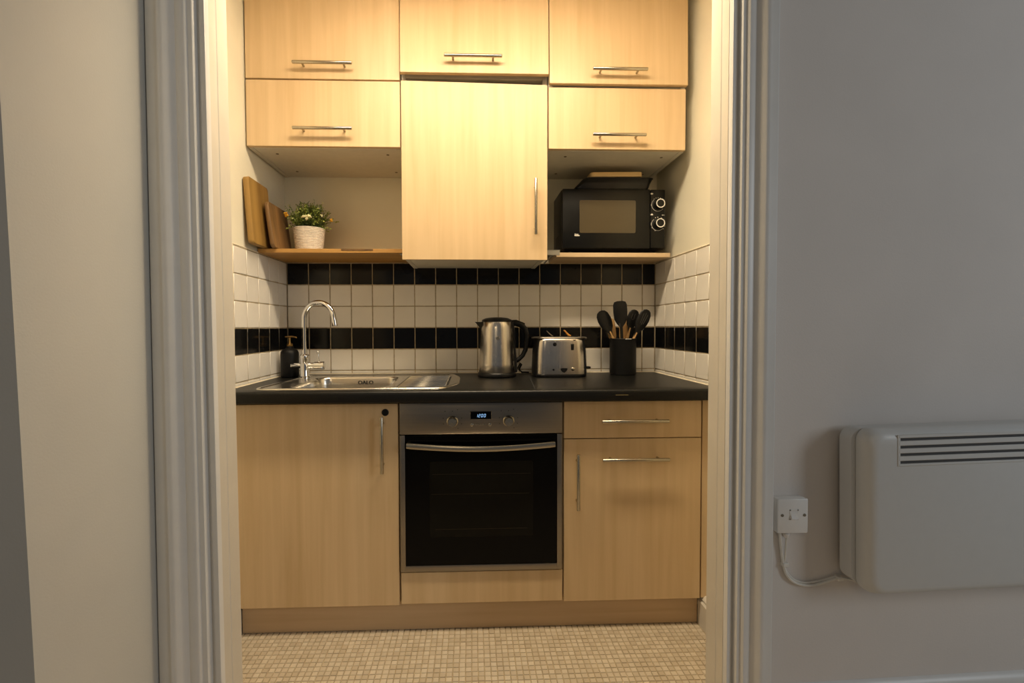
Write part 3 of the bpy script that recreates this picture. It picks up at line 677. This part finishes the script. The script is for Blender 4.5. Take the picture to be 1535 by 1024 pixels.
# chopping boards
def chop(label, m, y0, y1, h, x0, th, lean, r, name='chopping_board'):
    t = thing(name, label, 'chopping board', (x0, (y0+y1)/2, SZ1))
    pts = rrect(y1-y0, h, r, 6, (y0+y1)/2, SZ1+h/2)
    rg = []
    for k, s_ in ((0, 0.985), (0.12, 1.0), (0.88, 1.0), (1, 0.985)):
        rg.append([(x0 + th*k, (y0+y1)/2+(u-(y0+y1)/2)*s_, SZ1+h/2+(v-SZ1-h/2)*s_ + (0.0)) for u, v in pts])
    b = MB().loft(rg)
    b.xform(Matrix.Translation((x0, 0, SZ1)) @ Matrix.Rotation(lean, 4, 'Y') @ Matrix.Translation((-x0, 0, -SZ1)))
    obj('board', b, m, t); return t
chop('tall golden wooden chopping board leaning on the left wall', 'board_light', -0.412, -0.238, 0.258, 0.014, 0.022, -0.07, 0.014)
chop('shorter dark wooden chopping board leaning in front of the tall golden one', 'board_dark', -0.322, -0.130, 0.187, 0.060, 0.016, -0.13, 0.020)

# ------------------------------------------------------------------ potted plant
px_, py_ = 0.1575, -0.150
t = thing('potted_plant', 'small green leafy plant in a cream woven-look pot on the left shelf', 'plant', (px_, py_, SZ1))
b = MB(); rings = []; nseg = 72; nr = 34
for i in range(nr+1):
    f = i/nr; r0 = 0.0555 + 0.0115*f
    ring = []
    for k in range(nseg):
        a = 2*PI*k/nseg
        bump = 0.0011*(1 if i % 2 else -1) + 0.0005*(1 if k % 2 else -1) + random.uniform(-.0003, .0003)
        if i in (0, nr): bump = 0
        ring.append((px_+(r0+bump)*math.cos(a), py_+(r0+bump)*math.sin(a), SZ1+0.108*f))
    rings.append(ring)
for rr, zz in ((0.0655, 0.109), (0.063, 0.107), (0.0625, 0.098)):
    rings.append([(px_+rr*math.cos(2*PI*k/nseg), py_+rr*math.sin(2*PI*k/nseg), SZ1+zz) for k in range(nseg)])
obj('pot', b.loft(rings, True, False), 'pot_cream', t)
obj('soil', MB().lathe([(0.063, 0.097), (0.03, 0.101), (0.0, 0.102)], (px_, py_, SZ1), 24, 'z', False, False), 'soil', t)
rnd = random.Random(3)
lb = MB(); tone = []; sb = MB()
def leaf(p, d, ln, w, tv):
    p = Vector((max(p.x, 0.074), p.y, p.z))
    d = d.normalized(); s_ = d.cross(Vector((rnd.uniform(-1, 1), rnd.uniform(-1, 1), rnd.uniform(-1, 1)))).normalized(); n_ = d.cross(s_)
    pts = [p, p+d*ln*.45+s_*w, p+d*ln+n_*ln*0.1, p+d*ln*.45-s_*w, p+d*ln*.5-n_*w*0.5]
    lb.add([q[:] for q in pts], [(0, 1, 4), (1, 2, 4), (2, 3, 4), (3, 0, 4)]); tone.extend([tv]*5)
for k in range(330):
    az = rnd.uniform(0, 2*PI); el = abs(rnd.gauss(0, 0.75)); el = min(el, 1.62)
    ln = rnd.uniform(0.062, 0.112)*(1.05 - 0.12*el/1.6)
    d = Vector((math.sin(el)*math.cos(az), math.sin(el)*math.sin(az)*0.9, math.cos(el)))
    st = Vector((px_+rnd.uniform(-1, 1)*0.034, py_+rnd.uniform(-1, 1)*0.034, SZ1+0.100))
    pts = []
    for i in range(5):
        f = i/4; q_ = st + d*ln*f + Vector((0, 0, (0.022 if el > 1.0 else 0.008)*math.sin(f*PI*0.8))); pts.append(Vector((max(q_.x, 0.074 + 0.001*f), q_.y, q_.z)))
    sb.tube(pts, [0.0011, 0.0010, 0.0009, 0.0007, 0.0004], 4)
    base_t = rnd.betavariate(1.6, 2.6)
    for i in range(13):
        f = 0.22 + 0.78*i/12
        j = min(int(f*4), 3); p = pts[j].lerp(pts[j+1], f*4-j)
        dd = Vector((rnd.gauss(0, 1), rnd.gauss(0, 1), rnd.gauss(0, 1))).normalized()*0.9 + d*0.8
        leaf(p, dd, rnd.uniform(0.007, 0.013), rnd.uniform(0.0024, 0.0040), min(1, max(0, base_t*0.65 + f*0.32 + rnd.gauss(0, 0.10))))
o = obj('foliage', lb, 'leaf_green', t, smooth=False); o['kind'] = 'stuff'
a = o.data.attributes.new('tone', 'FLOAT', 'POINT'); a.data.foreach_set('value', tone)
o = obj('stems', sb, 'leaf_green', t); o['kind'] = 'stuff'
def blossom(x, y, z, s_, m):
    b = MB()
    for k in range(7):
        b.ellipsoid((x+rnd.uniform(-1, 1)*s_, y+rnd.uniform(-1, 1)*s_, z+rnd.uniform(-1, 1)*s_), (s_*0.62, s_*0.62, s_*0.62), 7, 5)
    obj('flower', b, m, t)
blossom(0.079, -0.200, 1.597, 0.008, 'yellow_flower'); blossom(0.262, -0.180, 1.578, 0.005, 'yellow_flower'); blossom(0.230, -0.205, 1.590, 0.0045, 'pale_flower')
blossom(0.216, -0.150, 1.662, 0.0035, 'pale_flower'); blossom(0.050, -0.170, 1.596, 0.003, 'pale_flower'); blossom(0.072, -0.150, 1.648, 0.004, 'pale_flower')
for (x, y, z, dx, dz) in ((0.150, -0.228, 1.578, 0.036, 0.004), (0.176, -0.228, 1.586, 0.020, -0.008), (0.172, -0.230, 1.566, 0.010, 0.008)):
    obj('large_leaf', MB().tube([(x, y, z), (x+dx*0.3, y-0.004, z+dz*0.3+0.003), (x+dx*0.7, y-0.005, z+dz*0.7+0.002), (x+dx, y, z+dz)], [0.001, 0.0055, 0.005, 0.001], 8), 'pale_flower', t)

# ------------------------------------------------------------------ microwave
mx0, mx1, mz0, mz1, my = 1.2655, 1.7215, 1.452, 1.7135, -0.215
t = thing('microwave', 'black microwave oven with two ringed dials on the right shelf', 'microwave', ((mx0+mx1)/2, -0.1, SZ1))
obj('casing', MB().box(mx0, mx1, my+0.022, -0.008, mz0, mz1, 0.006), 'microwave_black', t)
for fx in (mx0+0.04, mx1-0.05):
    for fy in (my+0.05, -0.04): obj('foot', MB().lathe([(0.014, 0.0), (0.015, 0.003), (0.013, mz0-SZ1+0.001)], (fx, fy, SZ1), 14), 'rubber', t)
ub = obj('underframe', MB().loft([[(mx0+0.03, my+0.05, SZ1+0.004), (mx1-0.045, my+0.05, SZ1+0.004), (mx1-0.03, -0.02, SZ1+0.004), (mx0+0.02, -0.02, SZ1+0.004)], [(mx0+0.008, my+0.014, mz0+0.003), (mx1-0.008, my+0.014, mz0+0.003), (mx1-0.006, -0.012, mz0+0.003), (mx0+0.006, -0.012, mz0+0.003)]]), 'black_matte', t)
dx1 = 1.6535
do = obj('door', MB().box(mx0+0.002, dx1, my, my+0.0225, mz0+0.002, mz1-0.001, 0.005), 'microwave_black', t)
wn = obj('window', MB().loft([[(u, y, v) for u, v in rrect(1.589-1.342, 1.6625-1.521, 0.006, 4, (1.589+1.342)/2, (1.6625+1.521)/2)] for y in (my-0.0008, my+0.001)]), 'mw_window', do); wn['label'] = 'brown tinted window'
b = MB().box(1.320, 1.3375, my-0.0006, my+0.001, 1.5130, 1.5160).box(1.320, 1.3425, my-0.0006, my+0.001, 1.5072, 1.5110).box(1.320, 1.3250, my-0.0006, my+0.001, 1.5110, 1.5180)
o = obj('logo', b, 'white_print', do); o['label'] = 'small cream two-line maker mark'
cp = obj('control_panel', MB().box(dx1+0.0015, mx1-0.001, my+0.001, my+0.0225, mz0+0.004, mz1-0.002, 0.005), 'microwave_black', t)
def ring(cx, cz, r, w, y, a0=0, a1=2*PI, n=36):
    b = MB(); rg = []
    for k in range(n+1):
        a = a0 + (a1-a0)*k/n; c, s_ = math.cos(a), math.sin(a)
        rg.append([(cx+(r-w)*c, y, cz+(r-w)*s_), (cx+r*c, y, cz+r*s_), (cx+r*c, y+0.0015, cz+r*s_), (cx+(r-w)*c, y+0.0015, cz+(r-w)*s_)])
    return b.loft(rg)
for (cz, ticks) in ((1.6445, (50, 72, 90, 108, 125, 20, 182)), (1.5600, (62, 92, 112, 5, 172, 184, 210, 245, -15, -40))):
    cx = 1.6885
    kn = obj('knob', MB().lathe([(0.0265, -0.001), (0.0265, 0.004), (0.0215, 0.006), (0.0195, 0.026), (0.0185, 0.028), (0.0, 0.028)], (cx, my+0.001, cz), 36, 'y', True, False), 'microwave_black', cp)
    b = ring(cx, cz, 0.0195, 0.0038, my-0.0285)
    o = obj('dial_ring', b, 'white_print', kn); o['label'] = 'pale ring round the knob face'
    b = ring(cx-0.001, cz, 0.0285, 0.0013, my-0.0003, math.radians(130), math.radians(322))
    for dg in ticks:
        a = math.radians(dg); c, s_ = math.cos(a), math.sin(a); q = (cx+0.0305*c, cz+0.0305*s_)
        b.box(q[0]-0.0016, q[0]+0.0016, my-0.0003, my+0.0015, q[1]-0.0014, q[1]+0.0014)
    o = obj('dial_marks', b, 'white_print', cp); o['label'] = 'white printed scale round the dial'
b = MB().ellipsoid((1.6605, my+0.0008, 1.6925), (0.0065, 0.0012, 0.004), 14, 6)
b.ellipsoid((1.6610, my+0.0008, 1.6010), (0.0068, 0.0012, 0.0026), 12, 6).ellipsoid((1.6615, my+0.0008, 1.6035), (0.0035, 0.0012, 0.003), 10, 6)
for k in range(4): b.box(1.7055+k*0.0036, 1.7080+k*0.0036, my-0.0002, my+0.0015, 1.5985, 1.6015)
o = obj('symbols', b, 'white_print', cp); o['label'] = 'white dish symbols and small word'
for k in range(6):
    obj('vent_slot', MB().box(mx0-0.0006, mx0+0.001, -0.14, -0.07, 1.478+k*0.008, 1.4815+k*0.008), 'dark_gap', t)

# tray, board and stick on the microwave
t = thing('baking_tray', 'black roasting tray lying on top of the microwave', 'tray', (1.50, -0.1, mz1))
def quad(x0, x1, y0, y1, z, r): return [(p_[0], p_[1], z) for p_ in rrect(x1-x0, y1-y0, r, 6, (x0+x1)/2, (y0+y1)/2)]
rg = [quad(1.325, 1.648, -0.205, -0.030, mz1+0.0005, 0.02), quad(1.322, 1.652, -0.207, -0.028, mz1+0.005, 0.022), quad(1.345, 1.664, -0.206, -0.025, mz1+0.030, 0.025), quad(1.362, 1.674, -0.205, -0.022, mz1+0.0475, 0.028), quad(1.366, 1.678, -0.208, -0.018, mz1+0.0510, 0.030), quad(1.372, 1.672, -0.202, -0.024, mz1+0.0525, 0.026), quad(1.386, 1.660, -0.192, -0.035, mz1+0.051, 0.02)]
obj('tray', MB().loft(rg), 'black_enamel', t)
t = thing('serving_board', 'small pale wooden board lying flat on the black tray', 'board', (1.51, -0.15, mz1+0.0525))
pts = smooth_poly([(1.392, -0.206), (1.624, -0.206), (1.626, -0.090), (1.392, -0.090)], 0.02)
obj('board', MB().loft([[(p_[0], p_[1], z + (p_[0]-1.39)*0.016) for p_ in (pts if k else off(pts, 0.002))] for k, z in ((0, mz1+0.0525), (1, mz1+0.0545), (1, mz1+0.0715), (0, mz1+0.0735))]), 'bread_board', t)
t = thing('skewer', 'thin pale stick poking up from behind the small wooden board', 'stick', (1.60, -0.08, mz1+0.06))
obj('stick', MB().tube([(1.592, -0.070, mz1+0.050), (1.603, -0.070, mz1+0.078), (1.620, -0.070, mz1+0.1020), (1.622, -0.070, mz1+0.1035)], [0.0022, 0.0025, 0.004, 0.003], 8), 'bread_board', t)

# ------------------------------------------------------------------ oven
ex0, ex1, ez0, ez1, ey = 0.6125, 1.1965, 0.231, 0.8425, -0.582
t = thing('oven', 'built-in stainless steel electric oven with black glass door', 'oven', (0.905, -0.3, ez0))
obj('casing', MB().box(ex0+0.01, ex1-0.01, -0.556, -0.06, ez0+0.002, ez1-0.006), 'dark_gap', t)
cp = obj('control_panel', MB().box(ex0, ex1, ey, -0.556, 0.7290, ez1, 0.0025), 'steel_h', t)
fr = obj('door_frame', MB().box(ex0, ex0+0.0190, ey, -0.556, ez0, 0.7265, 0.0025).box(ex1-0.0190, ex1, ey, -0.556, ez0, 0.7265, 0.0025).box(ex0+0.017, ex1-0.017, ey, -0.556, ez0, ez0+0.0230, 0.0025), 'steel_h', t)
gl = obj('door_glass', MB().box(ex0+0.0185, ex1-0.0185, ey+0.0005, -0.558, ez0+0.0225, 0.7262, 0.002), 'oven_glass', t)
wi = obj('oven_window', MB().loft([[(u, y, v) for u, v in rrect(1.0905-0.7185, 0.631-0.357, 0.008, 4, 0.9045, 0.494)] for y in (ey-0.0002, ey+0.002)]), 'oven_window', gl)
for zz, xa, xb in ((0.5850, 0.728, 1.082), (0.5130, 0.724, 1.076), (0.3855, 0.738, 1.070)):
    obj('rack_bar', MB().box(xa, xb, ey-0.0005, ey+0.001, zz-0.0007, zz+0.0007), 'oven_rack', wi)
# bowed handle
rg = []
for k in range(25):
    f = k/24; x = 0.6395 + (1.1665-0.6395)*f; bow = math.sin(PI*f)
    y = ey-0.022-0.020*bow; z = 0.6935-0.0085*bow; h = 0.0105 - 0.0005*bow
    if k in (0, 24): h *= 0.9
    rg.append([(x, y-0.004, z-h*0.8), (x, y-0.006, z-h*0.3), (x, y-0.006, z+h*0.3), (x, y-0.004, z+h*0.8), (x, y, z+h), (x, y+0.006, z+h*0.8), (x, y+0.006, z-h*0.8), (x, y, z-h)])
b = MB().loft(rg)
for x in (0.6465, 1.1595): b.box(x-0.007, x+0.007, ey-0.024, ey+0.002, 0.6850, 0.7020, 0.002)
o = obj('handle', b, 'nickel', fr); o['label'] = 'long bowed steel handle'
for kx_ in (0.8010, 1.0020):
    kn = obj('knob', MB().lathe([(0.0205, -0.001), (0.0205, 0.003), (0.0170, 0.006), (0.0165, 0.010), (0.0160, 0.024), (0.0145, 0.0265), (0.0, 0.0270)], (kx_, ey, 0.7755), 32, 'y', True, False), 'nickel', cp)
    b = MB()
    for dg in (15, 65, 90, 128, 165, -20, 200, -55):
        a = math.radians(dg); rr = 0.034 if dg not in (65, 128) else 0.043
        b.box(kx_+rr*math.cos(a)-0.0013, kx_+rr*math.cos(a)+0.0013, ey-0.0003, ey+0.001, 0.778+rr*math.sin(a)-0.0013, 0.778+rr*math.sin(a)+0.0013)
    o = obj('dial_marks', b, 'black_matte', cp); o['label'] = 'tiny dark printed dial marks'
b = MB().box(0.8640, 0.9410, ey-0.0012, ey+0.002, 0.7815, 0.8115, 0.001)
obj('display_bezel', b, 'nickel', cp)
ds = obj('display', MB().box(0.8655, 0.9395, ey-0.0020, ey+0.002, 0.7830, 0.8100, 0.0006), 'oven_glass', cp)
SEG = {'1': 'bc', '2': 'abged', '0': 'abcdef'}
def digit(b, ch, cx, cz, w, h, th):
    y0, y1 = ey-0.0026, ey-0.0019
    sh_ = lambda x, z: x + (z-cz)*0.18
    S = {'a': (-w/2, h/2, w/2, h/2), 'b': (w/2, 0, w/2, h/2), 'c': (w/2, -h/2, w/2, 0), 'd': (-w/2, -h/2, w/2, -h/2), 'e': (-w/2, -h/2, -w/2, 0), 'f': (-w/2, 0, -w/2, h/2), 'g': (-w/2, 0, w/2, 0)}
    for s_ in SEG[ch]:
        xa, za, xb, zb_ = S[s_]
        if za == zb_: q = [(xa+th*0.3, za-th/2), (xb-th*0.3, za-th/2), (xb-th*0.3, za+th/2), (xa+th*0.3, za+th/2)]
        else: q = [(xa-th/2, za+th*0.4), (xa+th/2, za+th*0.4), (xa+th/2, zb_-th*0.4), (xa-th/2, zb_-th*0.4)]
        b.loft([[(sh_(cx+u, cz+v), y, cz+v) for u, v in q] for y in (y0, y1)])
b = MB()
for ch, cx in zip('1200', (0.8885, 0.8973, 0.9070, 0.9167)): digit(b, ch, cx, 0.7955, 0.0052, 0.0105, 0.0011)
o = obj('digits', b, 'display_blue', ds); o['label'] = 'glowing pale blue clock digits'
for x in (0.8700, 0.8860, 0.8950, 0.9045, 0.9145, 0.9350):
    big = x in (0.8700, 0.9350)
    if big: obj('button', MB().lathe([(0.0058, -0.001), (0.0058, 0.0025), (0.0044, 0.0035), (0, 0.0035)], (x, ey, 0.7625), 18, 'y', True, False), 'nickel', cp)
    else: obj('button', MB().box(x-0.0034, x+0.0034, ey-0.0012, ey+0.001, 0.7608, 0.7655, 0.0008), 'nickel', cp)

# ------------------------------------------------------------------ heater, switch and cable on the right wall
hx0, hx1, hz0, hz1 = 1.797, 2.52, 0.459, 0.876
cxh, czh = (hx0+hx1)/2, (hz0+hz1)/2
yw = ry(cxh)
t = thing('panel_heater', 'white electric panel heater with top vent slots on the right wall', 'heater', (hx0, ry(hx0), hz0))
def hr_(y, inset, r, zt=0.0): return [(p_[0], y, p_[1]) for p_ in rrect(hx1-hx0-2*inset, hz1-hz0-2*inset-zt, r, 8, cxh, czh+zt/2)]
b = MB().loft([[(p_[0], y, p_[1]) for p_ in rrect(hx1-hx0-0.0, hz1-hz0-0.034, 0.030, 8, cxh, czh+0.004)] for y in (-1.118, -1.150, -1.1535)])
obj('rear_casing', b, 'heater_white', t)
spec = [(-1.154, 0.012, 0.028), (-1.156, 0.0095, 0.030), (-1.1700, 0.0085, 0.032), (-1.1800, 0.0105, 0.034), (-1.1880, 0.0150, 0.034), (-1.1935, 0.0215, 0.032), (-1.1965, 0.030, 0.028)]
rg = [[(p_[0], y, p_[1]) for p_ in rrect(hx1-hx0-2*i_, hz1-hz0-2*i_, r_, 8, cxh, czh)] for y, i_, r_ in spec]
sh = obj('front_shell', MB().loft(rg), 'heater_white', t)
gx0, gx1 = 1.876, 2.44
gz = [0.8560, 0.8475, 0.8415, 0.8295, 0.8235, 0.8115, 0.8055, 0.7935, 0.7875, 0.7810]
bk = obj('grille_backing', MB().box(gx0+0.004, gx1-0.004, -1.1967, -1.1955, gz[-1]+0.002, gz[0]-0.002), 'vent_dark', sh)  # dark sheet coloured as the shade inside the vent slots
for k in range(0, 10, 2):
    obj('slat', MB().box(gx0, gx1, -1.1985, -1.1960, gz[k+1], gz[k], 0.0014), 'heater_white', sh)
for xa, xb in ((gx0-0.003, gx0+0.004), (gx1-0.004, gx1+0.003)):
    obj('grille_edge', MB().box(xa, xb, -1.1980, -1.1960, gz[-1], gz[0], 0.001), 'heater_white', sh)
for xa in (2.0, 2.28):
    obj('wall_bracket', MB().box(xa, xa+0.06, -1.12, ry(xa)+0.001, 0.50, 0.83), 'heater_white', t)
pv = Vector((hx0, ry(hx0), hz0))
t.rotation_euler = (0, -math.radians(1.1), math.radians(0.8))

t = thing('wall_switch', 'square white surface-mounted wall switch beside the door casing', 'switch', (1.665, JN, 0.64))
bx0, bx1, bz0, bz1 = 1.6285, 1.7065, 0.5965, 0.6835
obj('back_box', MB().box(bx0+0.0005, bx1-0.0005, -1.119, ry(1.66)+0.001, bz0+0.0005, bz1-0.0005, 0.003), 'switch_white', t)
fp_ = obj('faceplate', MB().box(bx0, bx1, -1.1275, -1.1192, bz0, bz1, 0.0035), 'switch_white', t)
rk = obj('rocker', MB().loft([[(x, -1.127, 0.6335), (x, -1.133, 0.6345), (x, -1.129, 0.6450), (x, -1.128, 0.6535), (x, -1.127, 0.6540)] for x in (1.6610, 1.6780)]), 'switch_white', fp_)
obj('rocker_frame', MB().box(1.6585, 1.6610, -1.1283, -1.1265, 0.6315, 0.6565).box(1.6780, 1.6805, -1.1283, -1.1265, 0.6315, 0.6565).box(1.6585, 1.6805, -1.1283, -1.1265, 0.6540, 0.6565).box(1.6585, 1.6805, -1.1283, -1.1265, 0.6315, 0.6335), 'switch_white', fp_)
for x in (1.6400, 1.6965): obj('screw', MB().lathe([(0.0038, 0.0), (0.0036, 0.001), (0.002, 0.0014), (0.0, 0.0010)], (x, -1.1275, 0.6425), 14, 'y', True, False), 'duct_grey', fp_)
obj('cable_gland', MB().lathe([(0.0085, 0.0), (0.0085, -0.006), (0.007, -0.007), (0.0085, -0.008), (0.007, -0.016), (0.004, -0.019)], (1.662, -1.110, bz0+0.001), 16), 'switch_white', t)
t = thing('power_cable', 'white cable clipped to the wall from switch to panel heater', 'cable', (1.70, JN, 0.45))
def cb(pts, r=0.0032):
    # Catmull-Rom through points
    P_ = [Vector(p_) for p_ in pts]; out = []
    for i in range(len(P_)-1):
        p0, p1, p2, p3 = P_[max(i-1, 0)], P_[i], P_[i+1], P_[min(i+2, len(P_)-1)]
        for k in range(6):
            q = k/6; out.append(0.5*((2*p1) + (p2-p0)*q + (2*p0-5*p1+4*p2-p3)*q*q + (3*p1-p0-3*p2+p3)*q**3))
    out.append(P_[-1]); return MB().tube(out, r, 8)
main = [(1.645, -1.110, 0.600), (1.652, -1.106, 0.555), (1.659, -1.105, 0.510), (1.668, -1.105, 0.482), (1.684, -1.104, 0.464), (1.705, -1.103, 0.454), (1.735, -1.102, 0.450), (1.765, -1.102, 0.456), (1.795, -1.102, 0.465), (1.815, -1.100, 0.4665), (1.850, -1.104, 0.461), (1.872, -1.118, 0.458)]
obj('flex', cb(main, 0.0036), 'cable_white', t)
obj('second_flex', cb([(1.662, -1.112, 0.580), (1.6635, -1.107, 0.540), (1.6625, -1.1055, 0.515), (1.664, -1.1035, 0.500), (1.672, -1.1025, 0.484), (1.690, -1.1015, 0.466), (1.720, -1.100, 0.4565), (1.76, -1.099, 0.460), (1.80, -1.099, 0.470)], 0.0026), 'cable_white', t)
for (x, z, s_) in ((1.662, 0.507, 0), (1.806, 0.468, 1)):
    obj('cable_clip', MB().box(x-0.007, x+0.009, -1.1115, ry(x)+0.001 if x > 1.63 else JN, z-0.005, z+0.006, 0.002), 'cable_white', t)
GROUPS = {'wall_cabinet': 'maple wall cabinets of the kitchenette', 'base_cabinet': 'maple base cabinets of the kitchenette', 'shelf': 'open shelves under the wall cabinets', 'shelf_bracket': 'brackets by the open shelves', 'chopping_board': 'chopping boards on the left shelf'}
for o in bpy.data.objects:
    if o.parent is None and 'category' in o:
        k = o.name.split('.')[0]
        if k in GROUPS: o['group'] = GROUPS[k]
        if o['category'] == 'utensil': o['group'] = 'utensils in the black pot'
    if o.name.split('.')[0] in ('dial_marks', 'symbols', 'logo', 'digits', 'lettering'): o['kind'] = 'stuff'
    if '_b' in o: del o['_b']
